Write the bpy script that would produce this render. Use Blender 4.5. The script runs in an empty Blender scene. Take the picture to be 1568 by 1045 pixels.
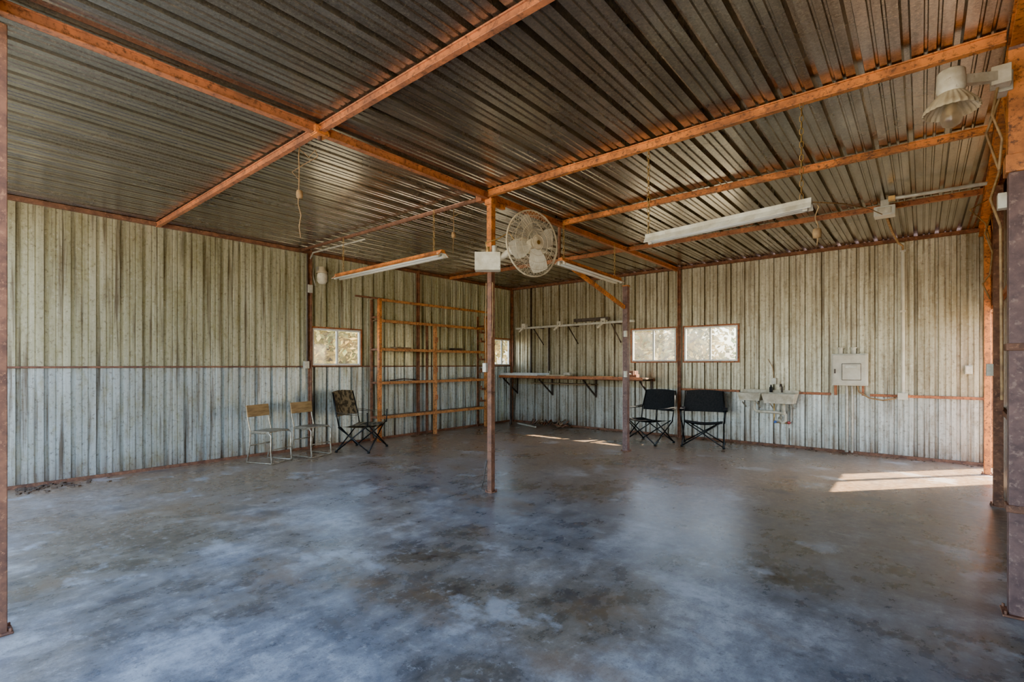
import bpy, math, random
from mathutils import Vector, Matrix
random.seed(7)
scene=bpy.context.scene
V=Vector
H=3.30           # roof height
XR=8.60          # right wall plane at the back corner
TL=.040          # slight taper of the right wall line
def xr(y): return XR+TL*y
YF=-9.30         # front edge

# ------------------------------------------------------------ materials
def newmat(name):
    m=bpy.data.materials.new(name); m.use_nodes=True
    nt=m.node_tree; b=nt.nodes['Principled BSDF']
    return m,nt,b
def N(nt,t,**kw):
    n=nt.nodes.new(t)
    for k,v in kw.items():
        if k in n.inputs: n.inputs[k].default_value=v
        else: setattr(n,k,v)
    return n
def coords(nt,scale=(1,1,1)):
    tc=nt.nodes.new('ShaderNodeTexCoord'); mp=nt.nodes.new('ShaderNodeMapping')
    mp.inputs['Scale'].default_value=scale
    nt.links.new(tc.outputs['Object'],mp.inputs['Vector']); return mp.outputs[0]
def noise(nt,vec,scale,detail=6,rough=.6,dist=0):
    n=N(nt,'ShaderNodeTexNoise',Scale=scale,Detail=detail,Roughness=rough,Distortion=dist)
    nt.links.new(vec,n.inputs['Vector']); return n.outputs[0]
def ramp(nt,fac,stops):
    r=nt.nodes.new('ShaderNodeValToRGB'); e=r.color_ramp.elements
    while len(e)<len(stops): e.new(.5)
    for i,(p,c) in enumerate(stops):
        e[i].position=p; e[i].color=(c[0],c[1],c[2],1) if not isinstance(c,(int,float)) else (c,c,c,1)
    nt.links.new(fac,r.inputs[0]); return r.outputs[0]
def mix(nt,fac,a,b,mode='MIX'):
    m=nt.nodes.new('ShaderNodeMix'); m.data_type='RGBA'; m.blend_type=mode
    for s,v in ((0,fac),(6,a),(7,b)):
        if hasattr(v,'links'): nt.links.new(v,m.inputs[s])
        elif isinstance(v,(int,float)): m.inputs[s].default_value=v
        else: m.inputs[s].default_value=(v[0],v[1],v[2],1)
    return m.outputs[2]
def mul(nt,a,b,op='MULTIPLY'):
    m=nt.nodes.new('ShaderNodeMath'); m.operation=op; m.use_clamp=True
    for s,v in((0,a),(1,b)):
        if hasattr(v,'links'): nt.links.new(v,m.inputs[s])
        else: m.inputs[s].default_value=v
    return m.outputs[0]
def mrange(nt,sock,a,bb):
    q=N(nt,'ShaderNodeMapRange'); nt.links.new(sock,q.inputs[0])
    q.inputs[1].default_value=a; q.inputs[2].default_value=bb; return q.outputs[0]
def bump(nt,b,h,strength=.3,dist=.01):
    n=N(nt,'ShaderNodeBump',Strength=strength,Distance=dist)
    nt.links.new(h,n.inputs['Height']); nt.links.new(n.outputs[0],b.inputs['Normal'])
def M(name,c1,c2=None,scale=8,rough=.6,metal=0,stretch=(1,1,1),lo=.35,hi=.65,bmp=.2,spots=None):
    m,nt,b=newmat(name)
    c2=c2 or tuple(x*.7 for x in c1)
    v=coords(nt,stretch); n=noise(nt,v,scale)
    c=ramp(nt,n,[(lo,c2),(hi,c1)])
    if spots:
        n2=noise(nt,coords(nt),spots[0],7,.75)
        c=mix(nt,ramp(nt,n2,[(spots[1],0.0),(spots[2],1.0)]),c,spots[3])
    nt.links.new(c,b.inputs['Base Color'])
    b.inputs['Roughness'].default_value=rough; b.inputs['Metallic'].default_value=metal
    if bmp: bump(nt,b,n,bmp,.004)
    return m

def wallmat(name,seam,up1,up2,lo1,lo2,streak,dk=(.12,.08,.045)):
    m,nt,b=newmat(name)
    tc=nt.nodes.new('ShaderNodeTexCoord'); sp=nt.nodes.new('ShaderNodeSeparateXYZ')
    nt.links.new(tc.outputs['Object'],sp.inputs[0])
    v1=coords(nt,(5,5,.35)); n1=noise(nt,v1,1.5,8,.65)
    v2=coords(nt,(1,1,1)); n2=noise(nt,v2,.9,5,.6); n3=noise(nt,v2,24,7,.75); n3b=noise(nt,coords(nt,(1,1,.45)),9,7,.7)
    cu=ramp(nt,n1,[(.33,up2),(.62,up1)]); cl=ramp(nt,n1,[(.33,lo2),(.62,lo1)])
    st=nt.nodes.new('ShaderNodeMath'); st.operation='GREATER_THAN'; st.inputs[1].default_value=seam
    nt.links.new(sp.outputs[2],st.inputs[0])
    c=mix(nt,st.outputs[0],cl,cu)  # warm upper and cool lower tint of the light put into sheet colour
    blot=ramp(nt,n2,[(.42,0.0),(.62,.65)])
    c=mix(nt,blot,c,mix(nt,.5,c,streak))
    c=mix(nt,ramp(nt,n3b,[(.50,0.0),(.66,.55)]),c,streak)
    c=mix(nt,ramp(nt,n3,[(.36,.65),(.46,0.0)]),c,dk)
    c=mix(nt,ramp(nt,n3,[(.57,0.0),(.70,.6)]),c,(.82,.82,.77))
    v4=coords(nt,(14,14,.5)); n4=noise(nt,v4,1.2,4,.6)
    c=mix(nt,ramp(nt,n4,[(.53,0.0),(.68,.85)]),c,dk)
    foot=mul(nt,mrange(nt,sp.outputs[2],.30,0),ramp(nt,n1,[(.35,1.0),(.6,.15)]))
    c=mix(nt,foot,c,(.16,.08,.04))
    nt.links.new(c,b.inputs['Base Color'])
    b.inputs['Metallic'].default_value=.4
    r=ramp(nt,n3,[(.3,.46),(.7,.28)]); nt.links.new(r,b.inputs['Roughness'])
    bump(nt,b,n3,.25,.004)
    return m
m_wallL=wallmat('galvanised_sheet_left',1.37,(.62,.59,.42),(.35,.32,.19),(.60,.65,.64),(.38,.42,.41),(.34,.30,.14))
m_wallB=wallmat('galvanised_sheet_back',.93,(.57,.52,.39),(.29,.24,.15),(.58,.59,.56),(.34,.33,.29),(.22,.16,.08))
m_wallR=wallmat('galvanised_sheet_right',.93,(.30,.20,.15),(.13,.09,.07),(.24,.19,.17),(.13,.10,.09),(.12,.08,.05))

def ceilmat():
    m,nt,b=newmat('roof_sheet')
    v=coords(nt,(1,1,1)); n1=noise(nt,v,.7,5,.6); n2=noise(nt,v,75,6,.8)
    v3=coords(nt,(7,.5,1)); n3=noise(nt,v3,1.5,6,.6)
    c=ramp(nt,n3,[(.3,(.22,.20,.175)),(.7,(.52,.48,.42))])
    c=mix(nt,ramp(nt,n1,[(.4,0.0),(.65,.45)]),c,(.17,.145,.12))
    c=mix(nt,ramp(nt,n2,[(.53,0.0),(.66,.6)]),c,(.80,.68,.48))
    c=mix(nt,ramp(nt,n2,[(.36,.6),(.46,0.0)]),c,(.08,.065,.05))
    nt.links.new(c,b.inputs['Base Color'])
    b.inputs['Metallic'].default_value=.9
    nt.links.new(ramp(nt,n1,[(.35,.20),(.65,.32)]),b.inputs['Roughness'])
    bump(nt,b,n2,.10,.002)
    return m
m_ceil=ceilmat()

def floormat():
    m,nt,b=newmat('stained_concrete')
    tc=nt.nodes.new('ShaderNodeTexCoord'); sp=nt.nodes.new('ShaderNodeSeparateXYZ')
    nt.links.new(tc.outputs['Object'],sp.inputs[0])
    v=coords(nt,(1,1,1))
    n1=noise(nt,v,.45,7,.6,.1); n2a=noise(nt,v,.9,10,.64,.1); n2b=noise(nt,coords(nt,(1.3,.8,1)),3.8,9,.7,.15); n3=noise(nt,v,16,8,.78); n4=noise(nt,v,80,5,.8)
    n2=mix(nt,.45,n2a,n2b)
    base=ramp(nt,n2,[(.37,(.060,.066,.080)),(.45,(.13,.14,.165)),(.53,(.23,.245,.275)),(.63,(.46,.48,.50))])
    warm=ramp(nt,n2,[(.37,(.060,.047,.036)),(.45,(.14,.115,.085)),(.53,(.25,.21,.165)),(.63,(.44,.40,.33))])
    c=mix(nt,ramp(nt,n1,[(.42,1.0),(.56,.12)]),base,warm)
    mx=nt.nodes.new('ShaderNodeMath'); mx.operation='MAXIMUM'
    nt.links.new(mrange(nt,sp.outputs[0],3.6,.4),mx.inputs[0]); nt.links.new(mrange(nt,sp.outputs[1],-5.8,-3.2),mx.inputs[1])
    dn=mul(nt,mx.outputs[0],ramp(nt,n2,[(.38,1.0),(.60,.7)]))
    dirt=ramp(nt,n3,[(.3,(.16,.088,.045)),(.7,(.42,.27,.15))])
    c=mix(nt,dn,c,dirt)
    c=mix(nt,ramp(nt,n3,[(.36,.5),(.46,0.0)]),c,(.055,.05,.05))
    c=mix(nt,ramp(nt,n3,[(.55,0.0),(.68,.5)]),c,(.58,.57,.56))
    c=mix(nt,ramp(nt,n4,[(.54,0.0),(.64,.5)]),c,(.09,.08,.07))
    n5=noise(nt,coords(nt,(.9,1.4,1)),.8,8,.66)
    c=mix(nt,ramp(nt,n5,[(.56,0.0),(.64,.45)]),c,(.22,.13,.06))
    n6=noise(nt,coords(nt,(1,1.2,1)),1.4,9,.66)
    c=mix(nt,ramp(nt,n6,[(.57,0.0),(.64,.5)]),c,(.52,.54,.57))
    c=mix(nt,ramp(nt,n6,[(.35,.55),(.43,0.0)]),c,(.065,.06,.065))
    nt.links.new(c,b.inputs['Base Color'])
    r=ramp(nt,n2,[(.37,.22),(.63,.38)]); nt.links.new(r,b.inputs['Roughness'])
    b.inputs['Specular IOR Level'].default_value=.5
    bump(nt,b,n3,.16,.006)
    return m
m_floor=floormat()
RS=(28,.50,.62,(.12,.05,.03))
m_orange=M('orange_rust_paint',(.78,.25,.045),(.36,.12,.035),5,.55,.05,lo=.38,hi=.58,spots=RS)
m_beam=M('beam_primer',(.55,.18,.06),(.27,.10,.05),5,.6,.05,spots=RS)
m_rail=M('rack_rail_paint',(.66,.27,.08),(.38,.15,.05),6,.6,.05,spots=RS)
m_rust=M('dark_rust',(.25,.11,.06),(.10,.045,.03),12,.7,.1,spots=(35,.55,.65,(.36,.17,.09)))
m_purl=M('column_red_oxide',(.22,.12,.10),(.11,.06,.055),14,.6,.1,spots=(30,.55,.65,(.32,.20,.16)))
m_white=M('aged_white_enamel',(.76,.71,.58),(.50,.43,.30),10,.45,spots=(22,.60,.70,(.25,.15,.07)))
m_tan=M('aged_tan_enamel',(.66,.55,.37),(.40,.30,.18),10,.45)
m_tube=M('tube_glass_white',(.88,.86,.78),(.78,.75,.64),5,.2,bmp=0)
m_black=M('black_canvas',(.025,.024,.026),(.012,.012,.013),40,.85)
m_blackm=M('black_steel',(.03,.03,.032),(.015,.015,.015),20,.4,.5)
m_camo=M('dusty_camo_canvas',(.26,.20,.12),(.06,.05,.035),14,.9,lo=.45,hi=.55)
m_steel=M('chair_steel',(.50,.46,.38),(.28,.22,.15),20,.35,.8)
m_wood=M('weathered_plywood',(.46,.28,.11),(.25,.14,.06),6,.7,stretch=(1,6,6))
m_bench=M('bench_board',(.30,.20,.12),(.13,.08,.05),5,.75,stretch=(.6,5,5))
m_galv=M('galvanised_pipe',(.62,.59,.50),(.42,.38,.30),15,.45,.3)
m_dkpipe=M('dark_conduit',(.10,.075,.06),(.05,.035,.03),15,.6,.2)
m_gray=M('panel_gray_enamel',(.74,.72,.62),(.56,.52,.41),6,.5,lo=.3)
m_brass=M('brass',(.55,.36,.12),(.35,.2,.08),10,.35,.8)
m_red=M('red_plastic',(.5,.04,.03),None,10,.4)
m_blue=M('blue_plastic',(.03,.12,.5),None,10,.4)
m_cord=M('old_cord',(.42,.25,.10),(.2,.11,.05),20,.7)
m_frame=M('window_aluminium',(.75,.76,.74),(.6,.6,.56),10,.4,.2)
m_bark=M('bark',(.16,.11,.07),None,6,.9)
m_leaf=M('leaves',(.24,.32,.05),(.07,.12,.025),1.2,.7,bmp=0)
m_leaf2=M('dry_leaves',(.42,.27,.06),(.10,.12,.03),1.2,.7,bmp=0)
m_ground=M('dry_grass_ground',(.42,.36,.24),(.26,.24,.13),1.5,.95)
m_slab=M('outside_concrete',(.50,.48,.44),(.36,.34,.31),2,.85)
m_dirt=M('floor_dirt',(.16,.10,.06),(.06,.04,.03),10,.95)

def glassmat(name,fac,tint=(1,1,1)):
    m=bpy.data.materials.new(name); m.use_nodes=True; nt=m.node_tree
    nt.nodes.clear(); o=nt.nodes.new('ShaderNodeOutputMaterial')
    t=nt.nodes.new('ShaderNodeBsdfTransparent'); t.inputs[0].default_value=(*tint,1)
    g=nt.nodes.new('ShaderNodeBsdfGlossy'); g.inputs['Roughness'].default_value=.05
    tr=nt.nodes.new('ShaderNodeBsdfTranslucent'); tr.inputs[0].default_value=(.95,.93,.88,1)
    a=nt.nodes.new('ShaderNodeMixShader'); a.inputs[0].default_value=.06
    nt.links.new(t.outputs[0],a.inputs[1]); nt.links.new(g.outputs[0],a.inputs[2])
    b=nt.nodes.new('ShaderNodeMixShader')
    v=coords(nt); n=noise(nt,v,5,5,.6)
    nt.links.new(ramp(nt,n,[(.3,fac*.6),(.7,fac*1.3)]),b.inputs[0])
    nt.links.new(a.outputs[0],b.inputs[1]); nt.links.new(tr.outputs[0],b.inputs[2])
    nt.links.new(b.outputs[0],o.inputs[0]); return m
m_glass=glassmat('dusty_window_glass',.035,(.80,.80,.77))
m_lampglass=glassmat('lamp_glass',.35,(.95,.85,.65))

# ------------------------------------------------------------ mesh builder
class MB:
    def __init__(s): s.v=[];s.f=[];s.mi=[];s.sm=[];s.mats=[]
    def m(s,mat):
        if mat not in s.mats: s.mats.append(mat)
        return s.mats.index(mat)
    def add(s,vs,fs,mat,smooth=False):
        o=len(s.v); s.v+=[V(p) for p in vs]; k=s.m(mat)
        for f in fs: s.f.append([i+o for i in f]); s.mi.append(k); s.sm.append(smooth)
    def box(s,c,size,mat,rot=None):
        c=V(c); h=V(size)/2; vs=[]
        for x in(-1,1):
            for y in(-1,1):
                for z in(-1,1):
                    p=V((x*h.x,y*h.y,z*h.z))
                    if rot: p=rot@p
                    vs.append(c+p)
        s.add(vs,[(0,1,3,2),(4,6,7,5),(0,4,5,1),(2,3,7,6),(0,2,6,4),(1,5,7,3)],mat)
    def bar(s,p0,p1,w,h,mat):
        p0=V(p0);p1=V(p1);d=p1-p0
        z=d.normalized(); up=V((0,0,1)) if abs(z.z)<.95 else V((1,0,0))
        x=up.cross(z).normalized(); y=z.cross(x)
        R=Matrix((x,y,z)).transposed()
        s.box((p0+p1)/2,(w,h,d.length),mat,R)
    def tube(s,pts,r,mat,seg=8,closed=False,cap=True,radii=None):
        pts=[V(p) for p in pts]; n=len(pts); vs=[];fs=[]
        prev=None
        for i,p in enumerate(pts):
            if closed: d=pts[(i+1)%n]-pts[i-1]
            elif i==0: d=pts[1]-p
            elif i==n-1: d=p-pts[i-1]
            else: d=(pts[i+1]-p).normalized()+(p-pts[i-1]).normalized()
            d.normalize()
            if prev is None:
                up=V((0,0,1)) if abs(d.z)<.9 else V((1,0,0)); x=up.cross(d).normalized()
            else: x=(prev-d*prev.dot(d)).normalized()
            prev=x; y=d.cross(x); rr=radii[i] if radii else r
            for k in range(seg):
                a=2*math.pi*k/seg; vs.append(p+x*math.cos(a)*rr+y*math.sin(a)*rr)
        for i in range(n if closed else n-1):
            j=(i+1)%n
            for k in range(seg):
                l=(k+1)%seg; fs.append((i*seg+k,i*seg+l,j*seg+l,j*seg+k))
        if cap and not closed:
            fs.append(tuple(range(seg))[::-1]); fs.append(tuple(range((n-1)*seg,n*seg)))
        s.add(vs,fs,mat,True)
    def cyl(s,p0,p1,r,mat,seg=16,r1=None): s.tube([p0,p1],r,mat,seg,radii=[r,r if r1 is None else r1])
    def lathe(s,prof,o,axis,mat,seg=24,scal=0,nsc=12):
        o=V(o); z=V(axis).normalized(); up=V((0,0,1)) if abs(z.z)<.9 else V((1,0,0))
        x=up.cross(z).normalized(); y=z.cross(x); vs=[];fs=[]
        for r,h in prof:
            for k in range(seg):
                a=2*math.pi*k/seg; rr=r*(1+scal*math.cos(a*nsc))
                vs.append(o+x*math.cos(a)*rr+y*math.sin(a)*rr+z*h)
        for i in range(len(prof)-1):
            for k in range(seg):
                l=(k+1)%seg; fs.append((i*seg+k,i*seg+l,(i+1)*seg+l,(i+1)*seg+k))
        s.add(vs,fs,mat,True)
    def grid(s,fn,nu,nv,mat,smooth=True):
        vs=[fn(i/nu,j/nv) for i in range(nu+1) for j in range(nv+1)]
        fs=[(i*(nv+1)+j,(i+1)*(nv+1)+j,(i+1)*(nv+1)+j+1,i*(nv+1)+j+1) for i in range(nu) for j in range(nv)]
        s.add(vs,fs,mat,smooth)
    def obj(s,name,bevel=0,loc=None,rotz=0,origin=None):
        me=bpy.data.meshes.new(name)
        o=bpy.data.objects.new(name,me); scene.collection.objects.link(o)
        off=V(origin) if origin else V((0,0,0))
        me.from_pydata([tuple(p-off) for p in s.v],[],s.f)
        for mt in s.mats: me.materials.append(mt)
        me.polygons.foreach_set('material_index',s.mi); me.polygons.foreach_set('use_smooth',s.sm)
        me.update()
        o.location=off
        if loc: o.location=loc
        o.rotation_euler=(0,0,rotz)
        if bevel:
            b=o.modifiers.new('bevel','BEVEL'); b.width=bevel; b.segments=2; b.limit_method='ANGLE'; b.angle_limit=math.radians(50)
        return o

# ------------------------------------------------------------ sheets
P=.235
PR=[(0,0),(.010,1),(.038,1),(.048,0),(.104,0),(.110,.25),(.120,.25),(.126,0),(.163,0),(.169,.25),(.179,.25),(.185,0)]
def prof(s):
    t=s%P
    pts=PR+[(P,0)]
    for (a,ha),(b,hb) in zip(pts,pts[1:]):
        if a<=t<=b: return ha+(hb-ha)*(t-a)/(b-a)
    return 0
def sheet(mb,s0,s1,t0,t1,place,mat,depth=.042):
    ss={round(s0,5),round(s1,5)}
    k=math.floor(s0/P)
    while k*P<s1:
        for a,_ in PR:
            q=k*P+a
            if s0<q<s1: ss.add(round(q,5))
        k+=1
    ss=sorted(ss); vs=[];fs=[]
    for q in ss:
        h=prof(q)*depth; vs+=[place(q,t0,h),place(q,t1,h)]
    for i in range(len(ss)-1): fs.append((2*i,2*i+2,2*i+3,2*i+1))
    mb.add(vs,fs,mat)
def wall(name,s0,s1,place,mat,holes,seam):
    mb=MB(); cur=s0
    for a,b,z0,z1 in sorted(holes):
        if a>cur:
            sheet(mb,cur,a,0,seam,place,mat); sheet(mb,cur,a,seam,H,place,mat)
        if z0>0: sheet(mb,a,b,0,z0,place,mat)
        sheet(mb,a,b,z1,H,place,mat); cur=b
    sheet(mb,cur,s1,0,seam,place,mat); sheet(mb,cur,s1,seam,H,place,mat)
    return mb.obj(name)
wl=[(.10,.68,1.39,2.02),(4.31,5.23,1.39,2.02)]
wb=[(3.24,4.17,1.47,2.12),(4.33,5.30,1.47,2.12)]
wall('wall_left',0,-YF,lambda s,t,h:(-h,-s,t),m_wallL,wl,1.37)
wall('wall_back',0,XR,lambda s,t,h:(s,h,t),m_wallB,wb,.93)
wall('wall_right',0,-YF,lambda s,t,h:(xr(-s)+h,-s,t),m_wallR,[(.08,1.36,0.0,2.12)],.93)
mb=MB(); sheet(mb,0,XR,YF,0.0,lambda s,t,h:(s,t,H+h),m_ceil,.045); mb.obj('ceiling')
mb=MB(); mb.box(((XR)/2,(YF)/2-.05,-.05),(XR+.1,-YF+.2,.1),m_floor); mb.obj('floor')
mb=MB(); mb.box((4,-2,-.13),(120,120,.1),m_ground); mb.obj('ground_outside')
mb=MB(); mb.box((4.3,-12.45,-.04),(10,6,.08),m_slab); mb.obj('concrete_apron')

def single(name,fn,bevel=0,**k):
    mb=MB(); fn(mb); return mb.obj(name,bevel,**k)
def tr1(m):
    m.box((.03,YF/2,H-.03),(.06,-YF,.05),m_rust); m.box((XR/2,-.03,H-.03),(XR,.06,.05),m_rust)
    m.box((XR/2,.05,H+.02),(XR+.2,.02,.14),m_rust); m.box((-.06,YF/2,H+.02),(.02,-YF,.14),m_rust); m.box((XR+.03,YF/2,H+.02),(.02,-YF,.14),m_rust)  # outer strips added to keep sky from leaking in at the roof edge
    m.box((XR-.13,YF/2,H+.005),(.34,-YF,.008),m_rust)
single('trim_1',tr1)
single('baseboard_left',lambda m:m.box((.012,YF/2,.02),(.024,-YF,.04),m_rust))
single('baseboard_back',lambda m:m.box((XR/2,-.012,.02),(XR,.024,.04),m_rust))
single('girt_left',lambda m:m.box((.010,YF/2,1.372),(.024,-YF,.024),m_rust),.003)  # horizontal girt along the left wall seam
single('girt_back',lambda m:(m.box(((4.25+5.33)/2,-.015,.93),(5.33-4.25,.035,.04),m_beam),m.box(((6.27+6.72)/2,-.015,.93),(.45,.035,.04),m_beam),m.box(((7.23+XR)/2,-.015,.93),(XR-7.23,.035,.04),m_beam)),.003)  # back wall girt, broken around sink and panel
def col(name,x,y,z1=H,w=.06,mat=m_rust,z0=0):
    return single(name,lambda m:(m.box((x,y,(z0+z1)/2),(w,w*.35,z1-z0),mat),m.box((x-w*.35,y-w*.3,(z0+z1)/2),(w*.3,w*.6,z1-z0),mat)),.003,origin=(x,y,z0))
col('wall_conduit',4.25,-.05); col('wall_conduit',.05,-5.28); col('wall_conduit',.05,-3.0); col('wall_conduit',.06,-.06)
col('wall_conduit',XR-.04,-.06,w=.07)
single('wall_conduit',lambda m:m.box((.62,-.03,2.24),(.035,.035,2.06),m_dkpipe))  # dark vertical conduit, not a structural column
single('wall_conduit',lambda m:m.box((1.15,-.03,1.78),(.04,.035,1.04),m_dkpipe))  # second dark conduit above the bench, not a column

# ------------------------------------------------------------ windows
def window(name,axis,a,b,z0,z1):
    mb=MB()
    def P3(s,d,z): return V((d,-s,z)) if axis=='L' else V((s,-d,z))
    def bx(s0,s1,d0,d1,za,zb,mat):
        p=P3(s0,d0,za);q=P3(s1,d1,zb); mb.box((p+q)/2,(abs(p.x-q.x),abs(p.y-q.y),abs(p.z-q.z)),mat)
    o=.028
    for s0,s1,za,zb in((a-o,b+o,z1,z1+o),(a-o,b+o,z0-o,z0),(a-o,a,z0,z1),(b,b+o,z0,z1)): bx(s0,s1,-.05,.022,za,zb,m_beam)
    f=.03
    for s0,s1,za,zb in((a,b,z1-f,z1),(a,b,z0,z0+f),(a,a+f,z0+f,z1-f),(b-f,b,z0+f,z1-f)): bx(s0,s1,-.035,.012,za,zb,m_frame)
    c=(a+b)/2; bx(c-.018,c+.018,-.02,.01,z0+f,z1-f,m_frame)
    p=[P3(a+f,-.012,z0+f),P3(b-f,-.012,z0+f),P3(b-f,-.012,z1-f),P3(a+f,-.012,z1-f)]
    mb.add(p,[(0,1,2,3)],m_glass)
    mb.obj(name,.002)
window('window_1','L',4.31,5.23,1.39,2.02)
window('window_2','L',.10,.68,1.39,2.02)
window('window_3','B',3.24,4.17,1.47,2.12)
window('window_4','B',4.33,5.30,1.47,2.12)

# ------------------------------------------------------------ roof beams
def beam(name,p0,p1,w=.06,h=.09,mat=m_beam):
    def fn(m):
        p0v,p1v=V(p0),V(p1)
        m.bar(p0v,p1v,w*.5,h,mat)
        up=V((0,0,h/2))
        m.bar(p0v-up,p1v-up,w,.010,mat); m.bar(p0v+up,p1v+up,w,.010,mat)
    return single(name,fn,.003)
zb=H-.042
beam('ridge_beam',(4.2,YF,zb-.01),(4.2,-.02,zb-.01),.056,.06)
for y,x0 in((-7.41,.05),(-4.04,4.24),(-2.15,.05)):
    beam('roof_beam',(x0,y,zb),(xr(y)-.16,y,zb),.045,.05,m_beam if y!=-4.04 else m_orange)
beam('roof_beam',(4.24,-5.48,zb),(8.22,-5.48,zb),.05,.06,m_orange)
single('roof_pipe',lambda m:(m.cyl((.05,-5.48,zb),(4.16,-5.48,zb-.03),.024,m_rust),m.box((4.12,-5.48,zb-.03),(.08,.07,.07),m_beam)))
beam('header_beam',(xr(YF)-.11,YF,H-.07),(xr(0)-.11,-.05,H-.07),.08,.11,m_orange)
beam('header_beam',(.05,YF+.06,H-.07),(8.05,YF+.06,H-.07),.09,.12,m_beam)
single('beam_joint_plate',lambda m:(m.box((4.2,-7.41,zb-.05),(.10,.10,.012),m_orange),m.cyl((4.2,-7.41,zb-.05),(4.2,-7.41,zb-.085),.016,m_rust),m.box((4.2,-7.41,zb-.02),(.09,.12,.06),m_orange)),.003)

# ------------------------------------------------------------ posts
def post(x,y,z1,r,mat,extra=None):
    mb=MB()
    mb.box((x,y,z1/2),(r*2,r*2,z1),mat)
    mb.box((x,y,.006),(r*3.2,r*3.2,.012),m_rust)
    for sx in(-1,1):
        for sy in(-1,1): mb.cyl((x+sx*r*1.3,y+sy*r*1.3,.01),(x+sx*r*1.3,y+sy*r*1.3,.03),.008,m_rust,6)
    if extra: extra(mb)
    return mb.obj('support_post',.006,origin=(x,y,0))
def ex1(m):
    x,y=4.21,-5.41
    m.box((x,y,2.9),(.068,.068,.66),m_orange)
    m.box((x,y,H-.11),(.10,.10,.07),m_orange)
    m.bar((x,y+.02,H-.12),(x,y+.22,H-.12),.04,.05,m_orange)
    for z in(.45,1.1,1.62,2.3): m.tube([(x+.040*math.cos(a),y+.040*math.sin(a),z) for a in[i*math.pi/6 for i in range(12)]],.006,m_rust,6,True)
    m.tube([(x-.045,y-.03,2.3),(x-.05,y-.035,1.9),(x-.042,y-.04,1.5),(x-.05,y-.03,1.35)],.006,m_cord,6)
    m.tube([(x+.05,y-.03,2.3),(x+.055,y-.03,1.9),(x+.045,y-.035,1.7)],.005,m_cord,6)
    m.box((x-.045,y-.04,1.37),(.05,.05,.10),m_galv)
    m.tube([(x-.05,y-.04,.02),(x-.09,y-.06,.04),(x-.06,y-.06,.12),(x-.03,y-.04,.35)],.008,m_dkpipe,6)
post(4.21,-5.41,H-.10,.030,m_rust,ex1)
def ex2(m):
    x,y=4.16,-2.10
    for z in(1.25,1.9): m.box((x+.02,y-.06,z),(.05,.04,.1),m_galv)
    m.box((x,y,2.68),(.10,.10,.02),m_orange)
    m.bar((4.16,-2.16,2.33),(4.18,-4.02,2.80),.035,.06,m_orange)
    m.bar((4.18,-4.04,2.72),(4.18,-4.04,H-.07),.03,.03,m_rust)
post(4.16,-2.10,2.68,.042,m_purl,ex2)
post(4.165,-9.17,H-.13,.035,m_rust)
def ex3(m):
    x,y=8.27,-5.50
    m.bar((x+.0,y+.03,2.5),(x-.0,y+.62,H-.12),.035,.045,m_orange)
    m.box((x,y,2.52),(.12,.12,.10),m_orange)
    m.box((x,y,2.85),(.10,.10,.6),m_orange)
    m.box((x-.06,y-.02,2.98),(.06,.09,.11),m_galv)
    m.box((x-.05,y+.10,2.35),(.06,.06,.09),m_white)
    m.tube([(x-.06,y+.03,2.98),(x-.12,y+.2,2.8),(x-.05,y+.35,2.6),(x-.1,y+.22,2.4),(x-.07,y+.06,2.2),(x-.07,y,1.2)],.008,m_cord,6)
    for z in(.6,1.5): m.box((x,y,z),(.115,.115,.04),m_rust)
post(8.27,-5.50,H-.13,.046,m_purl,ex3)
def ex4(m):
    x,y=8.43,-2.6
    m.box((x-.06,y,1.35),(.05,.07,.12),m_galv)
    m.bar((x-.02,y,2.7),(x-.02,y+.45,H-.14),.03,.04,m_orange)
    m.tube([(x-.05,y,2.9),(x-.1,y-.1,2.7),(x-.05,y-.12,2.5),(x-.06,y-.02,2.3),(x-.12,y-.1,2.2),(x-.06,y-.04,2.05)],.008,m_cord,6)
    m.tube([(x-.06,y+.2,3.1),(x-.2,y+.1,3.0),(x-.1,y-.1,2.8),(x-.05,y,2.6)],.006,m_cord,6)
post(8.43,-2.6,H-.13,.036,m_rust,ex4)
post(8.49,-.72,H-.13,.032,m_orange)
def jamb(m):
    for y in(-.06,-1.38): m.box((xr(y),y,1.05),(.06,.05,2.1),m_orange)
    m.box((xr(-.6),-.72,2.14),(.07,1.34,.05),m_orange)
single('door_1_frame',jamb,.003)
single('girt_right',lambda m:(m.bar((xr(-1.4)-.02,-1.4,.93),(xr(-5.4)-.02,-5.4,.93),.035,.05,m_rust),m.bar((xr(-1.4)-.02,-1.4,2.1),(xr(-5.4)-.02,-5.4,2.1),.035,.05,m_beam)),.003)  # two girts along the right wall

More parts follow.
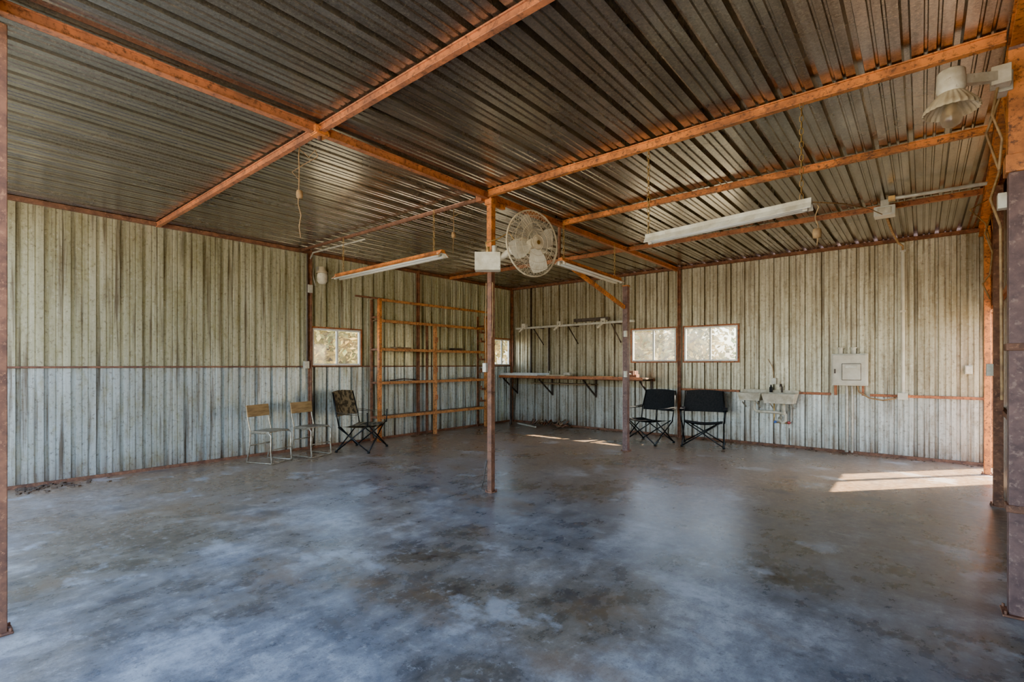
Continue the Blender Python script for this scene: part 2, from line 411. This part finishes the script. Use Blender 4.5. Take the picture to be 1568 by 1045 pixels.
# ------------------------------------------------------------ fan
def fan():
    mb=MB()
    c=V((4.817,-5.451,2.63))
    ca,sa=.768,.640
    a,b,z=.60,-.79,-.04
    ax=V((ca*a-sa*b, sa*a+ca*b, z)).normalized()
    up=V((0,0,1)); x=up.cross(ax).normalized(); y=ax.cross(x)
    R=.33
    def ring(r,h,t,mat=m_tan): mb.tube([c+ax*h+x*math.cos(q)*r+y*math.sin(q)*r for q in[2*math.pi*i/48 for i in range(48)]],t,mat,6,True)
    ring(R,0,.009)
    for r,h in((.27,.062),(.20,.075),(.13,.082)): ring(r,h,.0028); ring(r,-h*1.4,.0028)
    ring(.07,.085,.005); ring(.075,-.13,.005)
    for i in range(52):
        q=2*math.pi*i/52
        for sg,hh in((1,.085),(-1,.13)):
            q2=q+.12*sg; pts=[]
            for r,t in((.065,1),(.2,.9),(.28,.62),(.318,.25),(R,0)):
                qq=q+(q2-q)*(1-r/R); pts.append(c+ax*(sg*hh*t)+x*math.cos(qq)*r+y*math.sin(qq)*r)
            mb.tube(pts,.0017,m_tan,4,cap=False)
    mb.lathe([(0,.092),(.055,.092),(.065,.085),(.065,.075),(0,.075)],c,ax,m_tan,24)
    mb.lathe([(0,.095),(.022,.095),(.022,.09)],c,ax,m_brass,16)
    for i in range(4):
        q0=i*math.tau/4+.4
        def bl(u,v):
            r=.05+u*.245; w=.28+.36*math.sin(math.pi*min(1,u*.75+.2))
            q=q0+(v-.5)*w*1.6; h=(v-.5)*.07*(1-.3*u)
            return c+ax*h+x*math.cos(q)*r+y*math.sin(q)*r
        mb.grid(bl,6,6,m_white)
    mb.lathe([(0,.03),(.05,.03),(.05,-.04),(0,-.04)],c,ax,m_tan,20)
    mb.cyl(c-ax*.03,c-ax*.16,.018,m_galv,12)
    mb.lathe([(0,-.12),(.075,-.13),(.088,-.16),(.088,-.28),(.07,-.32),(0,-.325)],c,ax,m_white,24)
    bx=V((4.285,-5.545,2.50)); Rz=Matrix.Rotation(math.radians(39.8),3,'Z')
    mb.box(bx,(.27,.13,.19),m_white,Rz)
    mb.box(bx+V((-.02,.03,-.0)),(.20,.20,.15),m_white,Rz)
    m0=c-ax*.30
    mb.cyl(m0,bx+V((.10,.07,.03)),.035,m_white,12)
    mb.cyl(bx+V((0,0,.09)),bx+V((0,0,.16)),.022,m_brass,12)
    mb.cyl(bx+V((.06,.04,.09)),bx+V((.06,.04,.17)),.03,m_galv,12)
    mb.tube([m0+V((0,0,.08)),m0+V((-.08,0,.18)),bx+V((.1,.05,.24)),bx+V((.0,-.03,.2)),bx+V((0,0,.1))],.008,m_brass,6)
    mb.obj('post_mounted_fan',.004,origin=tuple(bx))
fan()

# ------------------------------------------------------------ fluorescent fixtures
def fluoro(p0,p1,mat,w=.13,chains=(),ntube=2):
    p0=V(p0);p1=V(p1); d=(p1-p0); L=d.length; d.normalize()
    side=V((0,0,1)).cross(d).normalized(); up=d.cross(side)
    mb=MB()
    secs=[(-w,-.022),(-w*.42,.018),(-w*.3,.05),(w*.3,.05),(w*.42,.018),(w,-.022),(w*.95,-.026),(w*.4,.010),(-w*.4,.010),(-w*.95,-.026)]
    vs=[];n=len(secs)
    for e in(p0,p1): vs+=[e+side*a+up*b for a,b in secs]
    fs=[(i,(i+1)%n,n+(i+1)%n,n+i) for i in range(n)]
    mb.add(vs,fs[:5],mat); mb.add(vs,fs[5:],m_white)
    mb.add(vs[:n],[tuple(range(n))[::-1]],mat); mb.add(vs[n:],[tuple(range(n))],mat)
    for k in((-w*.45,w*.45) if ntube==2 else (0,)):
        mb.cyl(p0+d*.05+side*k-up*.016,p1-d*.05+side*k-up*.016,.015,m_tube,12)
        for e in(p0+d*.04,p1-d*.04): mb.box(e+side*k-up*.012,(.03,.03,.045),m_white)
    for t in chains:
        q=p0+d*t*L+up*.05; top=V((q.x,q.y,H-.07)); k=int((top.z-q.z)/.045)
        for i in range(k):
            z=q.z+(i+.5)*(top.z-q.z)/k; ang=(i%2)*math.pi/2
            hx=V((math.cos(ang),math.sin(ang),0))*.011
            c=V((q.x,q.y,z)); hh=.028
            mb.tube([c+V((0,0,hh)),c+hx+V((0,0,hh*.5)),c+hx-V((0,0,hh*.5)),c-V((0,0,hh)),c-hx-V((0,0,hh*.5)),c-hx+V((0,0,hh*.5))],.0034,m_brass,4,True)
    mb.obj('fluorescent_light_fixture',0,origin=tuple((p0+p1)/2))
fluoro((1.25,-5.52,2.68),(3.60,-5.56,2.68),m_orange,.085,(.08,.93))
fluoro((6.05,-5.48,2.455),(7.27,-5.50,2.50),m_white,.05,(.02,.95),1)
fluoro((4.30,-4.2,2.72),(4.28,-2.55,2.68),m_orange,.09,(.05,.9))

def cord(pts,boxz=None,name='hanging_cord',loop=1):
    mb=MB(); pts=[V(p) for p in pts]
    P2=[]
    for i in range(len(pts)-1):
        for k in range(4):
            t=k/4; P2.append(pts[i].lerp(pts[i+1],t)+V((random.uniform(-1,1),random.uniform(-1,1),0))*.012)
    P2.append(pts[-1]); P2[0]=pts[0]
    mb.tube(P2,.0045,m_cord,6)
    if boxz:
        c=V((pts[0].x,pts[0].y,boxz)); mb.lathe([(0,.035),(.024,.03),(.028,0),(.024,-.03),(0,-.035)],c,(0,0,1),m_cord,12)
    if loop: mb.tube([pts[0]+V(q)*loop for q in((.0,0,-.03),(.06,.05,-.1),(.11,.08,-.04),(.13,.09,-.1),(.02,.02,-.16),(-.05,-.04,-.22),(.01,0,-.3))],.0035,m_cord,5)
    mb.obj(name)
cord([(3.84,-7.39,H-.06),(3.84,-7.39,2.85),(3.86,-7.39,2.46)],2.83)
cord([(3.5,-5.3,H),(3.5,-5.3,2.95),(3.5,-5.31,2.74)],2.97,loop=.6)
cord([(3.95,-5.1,H),(3.95,-5.1,3.0),(3.95,-5.1,2.75)],3.05,loop=.6)
cord([(7.30,-5.50,2.50),(7.30,-5.50,2.4),(7.30,-5.50,2.22)],2.30,loop=0)
single('ceiling_wire',lambda m:m.tube([(7.27,-5.46,2.53),(7.35,-4.6,2.72),(7.45,-3.4,2.95),(7.50,-2.4,3.12)],.005,m_cord,6))

# ------------------------------------------------------------ barn light
def barn():
    mb=MB(); c=V((7.975,-5.80,2.86)); dn=(0,0,-1)
    mb.lathe([(0,-.155),(.052,-.155),(.060,-.147),(.064,-.055),(.056,-.03)],c,dn,m_white,28)
    mb.lathe([(.056,-.03),(.074,-.01),(.098,.020),(.118,.050),(.122,.068),(.118,.068),(.114,.050),(.088,.020),(.055,-.02)],c,dn,m_tan,96,.03,24)
    mb.lathe([(.022,-.03),(.027,.035),(.046,.08),(.048,.11),(.038,.14),(.017,.153),(0,.155)],c,dn,m_lampglass,24)
    mb.lathe([(0,.0),(.020,.0),(.020,.08),(0,.09)],c,dn,m_tan,12)
    mb.bar(c+V((.04,.03,.10)),c+V((.20,.18,.13)),.04,.05,m_white)
    mb.box(c+V((.21,.19,.13)),(.08,.08,.10),m_white)
    mb.tube([c+V((.20,.20,.09)),c+V((.18,.24,-.05)),c+V((.22,.23,-.2)),c+V((.21,.26,-.36))],.007,m_cord,6)
    mb.obj('barn_light',.003,origin=tuple(c))
barn()
def jar():
    mb=MB(); c=V((.13,-5.12,2.93))
    mb.box((.03,-5.12,3.0),(.07,.08,.10),m_galv)
    mb.bar((.03,-5.12,3.03),(.13,-5.12,3.03),.03,.03,m_galv)
    mb.lathe([(0,-.12),(.05,-.11),(.055,-.06),(.09,-.02),(.10,0)],c,(0,0,-1),m_tan,24)
    mb.lathe([(.075,0),(.085,.05),(.08,.13),(.05,.17),(0,.18)],c,(0,0,-1),m_white,24)
    mb.tube([(.03,-5.2,3.1),(.04,-5.24,2.9),(.05,-5.2,2.72)],.01,m_galv,6)
    mb.obj('wall_jar_light')
jar()

def conduit(pts,r,mat,boxes=(),name='conduit_pipe'):
    mb=MB(); mb.tube(pts,r,mat,10)
    for c,sz,mm in boxes: mb.box(c,sz,mm)
    mb.obj(name,.002)
conduit([(.05,-5.34,3.24),(.05,-5.34,1.36)],.016,m_dkpipe,[((.055,-5.3,2.66),(.06,.08,.13),m_galv),((.055,-5.36,1.40),(.06,.08,.12),m_galv)])
conduit([(7.63,-.04,3.22),(7.63,-.04,.98)],.026,m_gray,[((7.63,-.055,.93),(.12,.07,.10),m_gray),((7.63,-.05,2.2),(.07,.03,.03),m_galv),((7.63,-.05,3.1),(.07,.03,.03),m_galv)])
conduit([(7.62,-2.70,3.20),(8.36,-2.66,3.20)],.018,m_galv,[((7.60,-2.70,3.20),(.06,.06,.05),m_brass)])
conduit([(7.53,-2.15,3.14),(7.56,-1.6,3.08),(7.6,-.8,3.08),(7.63,-.14,3.16),(7.63,-.06,3.12)],.014,m_cord)
single('ceiling_junction_box',lambda m:(m.box((7.52,-2.28,3.17),(.20,.17,.11),m_gray),m.box((7.52,-2.28,3.26),(.08,.08,.09),m_galv),m.box((7.52,-2.37,3.17),(.13,.012,.07),m_white)),.006)
conduit([(1.8,-5.40,3.18),(.35,-5.40,3.2),(.08,-5.3,3.16)],.012,m_galv)

# ------------------------------------------------------------ electrical panel
def panel():
    mb=MB(); x=6.975; y=-.085
    mb.box((x,y+.02,1.325),(.47,.13,.50),m_gray)
    mb.box((x,y-.055,1.325),(.43,.02,.46),m_gray)
    mb.box((x+.03,y-.068,1.29),(.25,.008,.26),m_dkpipe)  # dark plate behind the door, stands in for its shadow line
    mb.box((x+.03,y-.074,1.29),(.235,.014,.245),m_gray)
    mb.box((x+.03,y-.084,1.37),(.16,.008,.05),m_galv)
    mb.box((x-.185,y-.07,1.30),(.018,.02,.07),m_dkpipe)
    for dx in(-.12,.05):
        mb.cyl((x+dx,y+.01,1.57),(x+dx,y+.01,1.66),.035,m_gray); mb.cyl((x+dx,y+.01,1.66),(x+dx,y+.01,1.675),.048,m_gray)
    mb.cyl((x-.04,y+.03,1.08),(x-.04,y+.03,.02),.024,m_galv)
    mb.cyl((x+.03,y+.03,1.08),(x+.03,y+.03,.02),.018,m_galv)
    mb.box((x-.19,y+.04,1.0),(.035,.03,.17),m_beam); mb.box((x+.17,y+.04,1.0),(.03,.03,.16),m_beam)
    mb.tube([(x+.1,y,1.08),(x+.12,y,.98),(x+.25,y,.89),(x+.42,y,.86),(x+.58,y,.90)],.012,m_cord,6)
    mb.obj('electrical_panel',.006,origin=(x,0,1.1))
panel()

# ------------------------------------------------------------ sink
def sink():
    mb=MB()
    def basin(x0,x1,y0,y1,z0,z1,t=.025):
        mb.box(((x0+x1)/2,(y0+y1)/2,z0+t/2),(x1-x0-.06,y1-y0-.06,t),m_white)
        o=[(x0,y0),(x1,y0),(x1,y1),(x0,y1)]; k=.035
        b=[(x0+k,y0+k),(x1-k,y0+k),(x1-k,y1-k),(x0+k,y1-k)]
        i=[(x0+t,y0+t),(x1-t,y0+t),(x1-t,y1-t),(x0+t,y1-t)]
        ib=[(x0+k+t,y0+k+t),(x1-k-t,y0+k+t),(x1-k-t,y1-k-t),(x0+k+t,y1-k-t)]
        vs=[(*p,z0) for p in b]+[(*p,z1) for p in o]+[(*p,z1) for p in i]+[(*p,z0+t) for p in ib]
        fs=[]
        for q in range(4):
            r=(q+1)%4; fs+=[(q,r,4+r,4+q),(4+q,4+r,8+r,8+q),(8+q,8+r,12+r,12+q)]
        fs+=[(12,13,14,15),(3,2,1,0)]
        mb.add(vs,fs,m_white)
    basin(5.38,5.76,-.36,-.04,.79,.92)
    basin(5.78,6.27,-.42,-.04,.76,.92)
    mb.box((5.83,-.03,.94),(.88,.02,.06),m_white)
    mb.cyl((6.02,-.06,.93),(6.02,-.06,1.03),.015,m_dkpipe); mb.tube([(6.02,-.06,1.02),(6.02,-.10,1.07),(6.02,-.18,1.07),(6.02,-.20,1.03)],.011,m_dkpipe,8)
    mb.lathe([(0,0),(.025,0),(.027,.08),(.013,.10),(.010,.13),(0,.13)],(5.86,-.09,.93),(0,0,1),m_black,16)
    mb.tube([(5.62,-.2,.79),(5.62,-.2,.64),(5.66,-.2,.60),(6.0,-.2,.60),(6.10,-.2,.57),(6.10,-.2,.47),(6.06,-.2,.43),(6.01,-.2,.47),(6.0,-.12,.50),(6.0,-.04,.50)],.026,m_white,12)
    mb.cyl((6.07,-.2,.77),(6.07,-.2,.59),.028,m_white)
    mb.cyl((6.07,-.2,.62),(6.07,-.2,.57),.036,m_white)
    mb.tube([(5.90,-.05,.75),(5.90,-.05,.5),(5.9,-.1,.42),(6.14,-.1,.42)],.012,m_brass,8)
    mb.tube([(6.16,-.05,.75),(6.16,-.05,.46),(6.14,-.10,.42),(6.14,-.12,.34)],.012,m_galv,8)
    mb.cyl((5.93,-.1,.43),(5.93,-.14,.43),.022,m_blue,10); mb.cyl((6.14,-.1,.43),(6.14,-.15,.43),.025,m_red,10)
    for x in(5.45,5.68,5.88,6.20): mb.bar((x,-.04,.66),(x,-.3,.77),.02,.02,m_galv)
    mb.obj('utility_sink',.004,origin=(5.8,0,.8))
sink()

# ------------------------------------------------------------ rack
def rack():
    mb=MB(); X=.32; ys=(-4.12,-2.80,-1.30); tops=(2.60,2.20,2.50)
    for y,t in zip(ys,tops):
        mb.box((X,y,t/2),(.06,.06,t),m_orange if y<-4 else m_rail); mb.box((.07,y,t/2),(.04,.04,t),m_rust)
        for z in(.44,1.07,1.68,2.27):
            if z<t: mb.box((.19,y,z),(.28,.035,.035),m_rust)
        mb.box((X,y,.006),(.10,.10,.012),m_rust)
    mb.box((X,-2.70,2.58),(.04,2.85,.045),m_rail)
    mb.box((.3,-4.25,2.60),(.04,.7,.03),m_rust)
    for z in(.44,1.07,1.68,2.20):
        mb.box((X+.01,-2.71,z),(.03,2.84,.052),m_rail)
        for yy in(-3.6,-3.2,-2.2,-1.75): mb.box((.17,yy,z+.0),(.30,.02,.02),m_rust)
        mb.box((.15,-2.71,z+.012),(.12,2.80,.018),m_bench)
    for z in(2.12,1.92,1.52,1.25,.86,.6):
        mb.box((X,-1.38,z),(.05,.22,.04),m_rust); mb.box((X+.02,-1.47,z+.03),(.03,.03,.09),m_rust)
    for z in (1.9,1.3,.75): mb.box((X+.045,-2.80,z),(.035,.05,.10),m_beam)
    mb.box((.2,-3.55,1.72),(.18,.35,.03),m_bench)
    mb.box((.2,-2.1,1.73),(.16,.25,.05),m_dkpipe)
    mb.box((.2,-1.8,1.11),(.2,.4,.03),m_bench)
    mb.tube([(.2,-3.8,1.11),(.2,-3.5,1.13),(.2,-3.2,1.11)],.012,m_dkpipe,6)
    mb.obj('shelving_rack',.004,origin=(X,-2.7,0))
rack()

# ------------------------------------------------------------ workbench
def bench():
    mb=MB()
    mb.box((1.93,-.32,1.13),(3.62,.56,.03),m_bench)
    mb.box((1.93,-.61,1.13),(3.64,.02,.055),m_beam)
    mb.box((1.93,-.60,1.10),(3.64,.05,.010),m_rust)
    mb.box((1.93,-.04,1.10),(3.62,.04,.06),m_rust)
    for x in(.2,1.25,2.4,3.68):
        mb.bar((x,-.04,.72),(x,-.56,1.08),.03,.03,m_dkpipe); mb.box((x,-.035,.9),(.035,.03,.42),m_dkpipe); mb.box((x,-.3,1.10),(.035,.56,.035),m_dkpipe)
    mb.box((.45,-.58,.545),(.045,.045,1.09),m_dkpipe)
    mb.box((1.7,-.25,.98),(1.6,.3,.02),m_bench)
    mb.obj('workbench',.004,origin=(1.9,-.3,1.1))
bench()
single('metal_tray',lambda m:(m.box((.66,-.33,1.158),(1.1,.45,.02),m_frame),m.box((.66,-.56,1.18),(1.1,.015,.06),m_frame),m.box((.66,-.1,1.18),(1.1,.015,.06),m_frame)),.003)
single('sheet_metal_scrap',lambda m:(m.box((1.65,-.35,1.163),(.5,.3,.03),m_tan),m.box((1.85,-.3,1.20),(.16,.1,.06),m_galv),m.box((2.6,-.3,1.158),(.7,.12,.018),m_wood)),.003)
def vise(m):
    m.box((3.5,-.45,1.18),(.16,.14,.06),m_rust); m.box((3.5,-.42,1.24),(.07,.16,.08),m_rust); m.box((3.5,-.56,1.24),(.09,.04,.09),m_rust)
    m.cyl((3.5,-.5,1.22),(3.5,-.72,1.22),.013,m_galv); m.cyl((3.42,-.71,1.22),(3.58,-.71,1.22),.007,m_galv)
single('bench_vise',vise,.004)
def rail():
    mb=MB(); y=-.75; z=2.22
    mb.bar((.75,y,z),(3.65,y,z+.02),.05,.04,m_galv)
    for x in(1.0,1.95,3.0):
        mb.bar((x,-.03,z+.04),(x,y-.05,z+.04),.04,.03,m_dkpipe)
        mb.box((x,y,z+.05),(.10,.10,.10),m_white); mb.bar((x-.13,y-.03,z-.08),(x+.04,y-.03,z+.05),.035,.035,m_white)
        mb.bar((x,-.03,z-.35),(x,y*.6,z+.03),.02,.02,m_dkpipe)
    mb.box((2.7,y+.03,z+.10),(.8,.10,.06),m_dkpipe)
    mb.obj('tool_hanging_rail',.003,origin=(2,y,z))
rail()
def junk(m):
    for i in range(34):
        x=random.uniform(.9,1.9); y=random.uniform(-.5,-.1); a=random.uniform(0,3); l=random.uniform(.08,.3)
        m.bar((x-l*math.cos(a)/2,y-l*math.sin(a)/4,.02+random.uniform(0,.05)),(x+l*math.cos(a)/2,y+l*math.sin(a)/4,.03+random.uniform(0,.13)),.03,.02,random.choice([m_dirt,m_rust,m_bench,m_dkpipe]))
    m.bar((.6,-.5,.04),(1.3,-.75,.03),.04,.03,m_galv)
single('scrap_pile',junk)
def debris(m):
    for i in range(130):
        if i<70: y=-8.75+abs(random.gauss(0,.30)); x=random.uniform(.03,.16)+random.random()**2*.3
        else: x=random.uniform(.2,XR-.2); y=-random.uniform(.03,.22)
        s=random.uniform(.008,.026)
        m.box((x,y,s*.3),(s*2,s*1.4,s*.8),m_dirt,Matrix.Rotation(random.uniform(0,3),3,'Z'))
single('floor_debris',debris)

# ------------------------------------------------------------ camp chairs
def camp(loc,rot,fab,fr,w=.33,hgt=.92,name='folding_camp_chair'):
    mb=MB(); t=.011
    F=lambda x,y,z:V((x,y,z))
    for s in(-1,1):
        mb.tube([F(-s*w,.28,.02),F(s*(w-.03),.26,.44)],t,fr)
        mb.tube([F(-s*w,-.27,.02),F(s*(w-.03),-.22,.40)],t,fr)
        mb.tube([F(s*w,.28,.02),F(s*w,-.24,.40)],t,fr)
        mb.tube([F(s*w,-.27,.02),F(s*w,.27,.44)],t,fr)
        mb.tube([F(s*(w+.01),.27,.42),F(s*(w+.03),.27,.64)],t,fr)
        mb.tube([F(s*(w),-.22,.38),F(s*(w+.01),-.27,.62),F(s*(w-.02),-.34,hgt)],t,fr)
        for yy in(.28,-.27): mb.cyl((s*w,yy,0),(s*w,yy,.03),.022,fr,10)
        mb.grid(lambda u,v,s=s:F(s*(w-.02+.08*v),-.28+.58*u,.645-.02*math.sin(math.pi*u)),6,2,fab)
        mb.grid(lambda u,v,s=s:F(s*(w-.02+.08*v),-.28+.58*u,.620-.02*math.sin(math.pi*u)),6,2,fab)
    for dz in(0,.012):
        mb.grid(lambda u,v:F((u-.5)*2*(w-.02),-.23+.50*v,.43-dz-.05*math.sin(math.pi*u)*(0.6+.4*math.sin(math.pi*v))-.02*(1-v)),10,8,fab)
        mb.grid(lambda u,v:F((u-.5)*2*(w-.0),-.27-.07*v-dz-.05*math.sin(math.pi*u),.56+(hgt-.55)*v+.02*math.sin(math.pi*u)*(v>.9)),10,8,fab)
    mb.tube([F(-(w-.03),.26,.44),F(0,.27,.40),F(w-.03,.26,.44)],.008,fab)
    mb.obj(name,0,loc=loc,rotz=rot)
camp((4.05,-.98,0),math.radians(168),m_black,m_blackm)
camp((4.93,-.72,0),math.radians(196),m_black,m_blackm)
camp((.72,-4.74,0),math.radians(-60),m_camo,m_blackm,.34,.95)

def steelchair(loc,rot):
    mb=MB(); F=lambda x,y,z:V((x,y,z)); w=.19; t=.011
    for s in(-1,1):
        mb.tube([F(s*w,-.26,.80),F(s*w,-.23,.60),F(s*w,-.19,.45),F(s*w,-.20,.25),F(s*w,-.25,.012)],t,m_steel)
        mb.tube([F(s*w,-.19,.43),F(s*w,.14,.435),F(s*w,.18,.40),F(s*w,.17,.2),F(s*w,.19,.012)],t,m_steel)
        mb.tube([F(s*w,-.25,.012),F(s*w,.19,.012)],t*.9,m_steel)
    for y,z in((-.20,.25),(.17,.2),(.19,.012),(-.26,.80)): mb.tube([F(-w,y,z),F(w,y,z)],t*.8,m_steel)
    mb.box((0,-.02,.45),(.38,.33,.016),m_steel)
    mb.box((0,-.245,.735),(.40,.022,.17),m_wood,Matrix.Rotation(math.radians(8),3,'X'))
    mb.obj('steel_tube_chair',.003,loc=loc,rotz=rot)
steelchair((.62,-6.18,0),math.radians(-68))
steelchair((.60,-5.54,0),math.radians(-76))

single('outlet_box',lambda m:(m.box((8.35,-.05,1.33),(.08,.07,.12),m_galv),m.box((8.35,-.09,1.33),(.06,.01,.09),m_white)),.003)
single('outlet_box',lambda m:(m.box((5.9,-.04,1.12),(.07,.05,.11),m_galv),m.tube([(5.9,-.04,1.17),(5.88,-.05,1.35),(5.8,-.03,1.5)],.006,m_cord,6)),.003)

# ------------------------------------------------------------ trees outside
def tree(x,y,h,r,leaf,n=3600):
    mb=MB()
    mb.tube([(x,y,-.1),(x+.1,y,h*.3),(x-.1,y+.1,h*.7)],.15,m_bark,8,radii=[.2,.14,.06])
    cl=[]
    for i in range(12):
        a=random.uniform(0,6.28); rr=random.uniform(.1,.75)*r
        c=V((x+rr*math.cos(a),y+rr*math.sin(a),random.uniform(.25,.9)*h)); cl.append((c,random.uniform(.35,.6)*r))
        mb.tube([(x,y,h*.35),c.lerp(V((x,y,h*.5)),.4),c],.03,m_bark,5)
    for i in range(n):
        c,q=random.choice(cl); d=V((random.gauss(0,1),random.gauss(0,1),random.gauss(0,1))).normalized()*q*random.random()**.4
        p=c+d
        if p.z<.15: continue
        u=V((random.gauss(0,1),random.gauss(0,1),random.gauss(0,1))).normalized(); w=u.orthogonal().normalized(); s=random.uniform(.08,.18)
        mb.add([p-u*s,p+w*s*.5,p+u*s,p-w*s*.5],[(0,1,2,3)],leaf)
    mb.obj('tree',origin=(x,y,0))
tree(-9,0.2,3.6,2.6,m_leaf2); tree(-10,9.5,4.2,3,m_leaf2); tree(-.2,10,3.2,2.4,m_leaf2); tree(4.2,15,3.6,3,m_leaf); tree(-5,17,5,3.5,m_leaf); tree(-13,3.5,5,3,m_leaf)

# ------------------------------------------------------------ light
w=bpy.data.worlds.new('sky'); scene.world=w; w.use_nodes=True; nt=w.node_tree
bg=nt.nodes['Background']; sk=nt.nodes.new('ShaderNodeTexSky'); sk.sky_type='NISHITA'
sk.sun_disc=False; sk.sun_elevation=math.radians(42)
sd=V((-1.3,-1.5,-1.8)).normalized()
sk.sun_rotation=math.atan2(1.3,1.5)
sk.air_density=1.1; sk.dust_density=2.2
nt.links.new(sk.outputs[0],bg.inputs[0]); bg.inputs[1].default_value=1.0
L=bpy.data.lights.new('sun','SUN'); L.energy=30; L.angle=math.radians(.9); L.color=(1,.86,.66)
lo=bpy.data.objects.new('sun',L); scene.collection.objects.link(lo); lo.rotation_euler=sd.to_track_quat('-Z','Y').to_euler(); lo.location=(15,15,20)

# ------------------------------------------------------------ camera
cd=bpy.data.cameras.new('camera'); cam=bpy.data.objects.new('camera',cd); scene.collection.objects.link(cam)
cam.location=(7.853,-9.423,1.4); cam.rotation_euler=(math.pi/2,0,math.radians(39.8))
cd.sensor_width=36; cd.lens=17.31; cd.shift_y=.0233; cd.clip_start=.05
scene.camera=cam
scene.view_settings.view_transform='AgX'
try: scene.view_settings.look='AgX - Punchy'
except Exception as e: print(e)
scene.view_settings.exposure=1.4
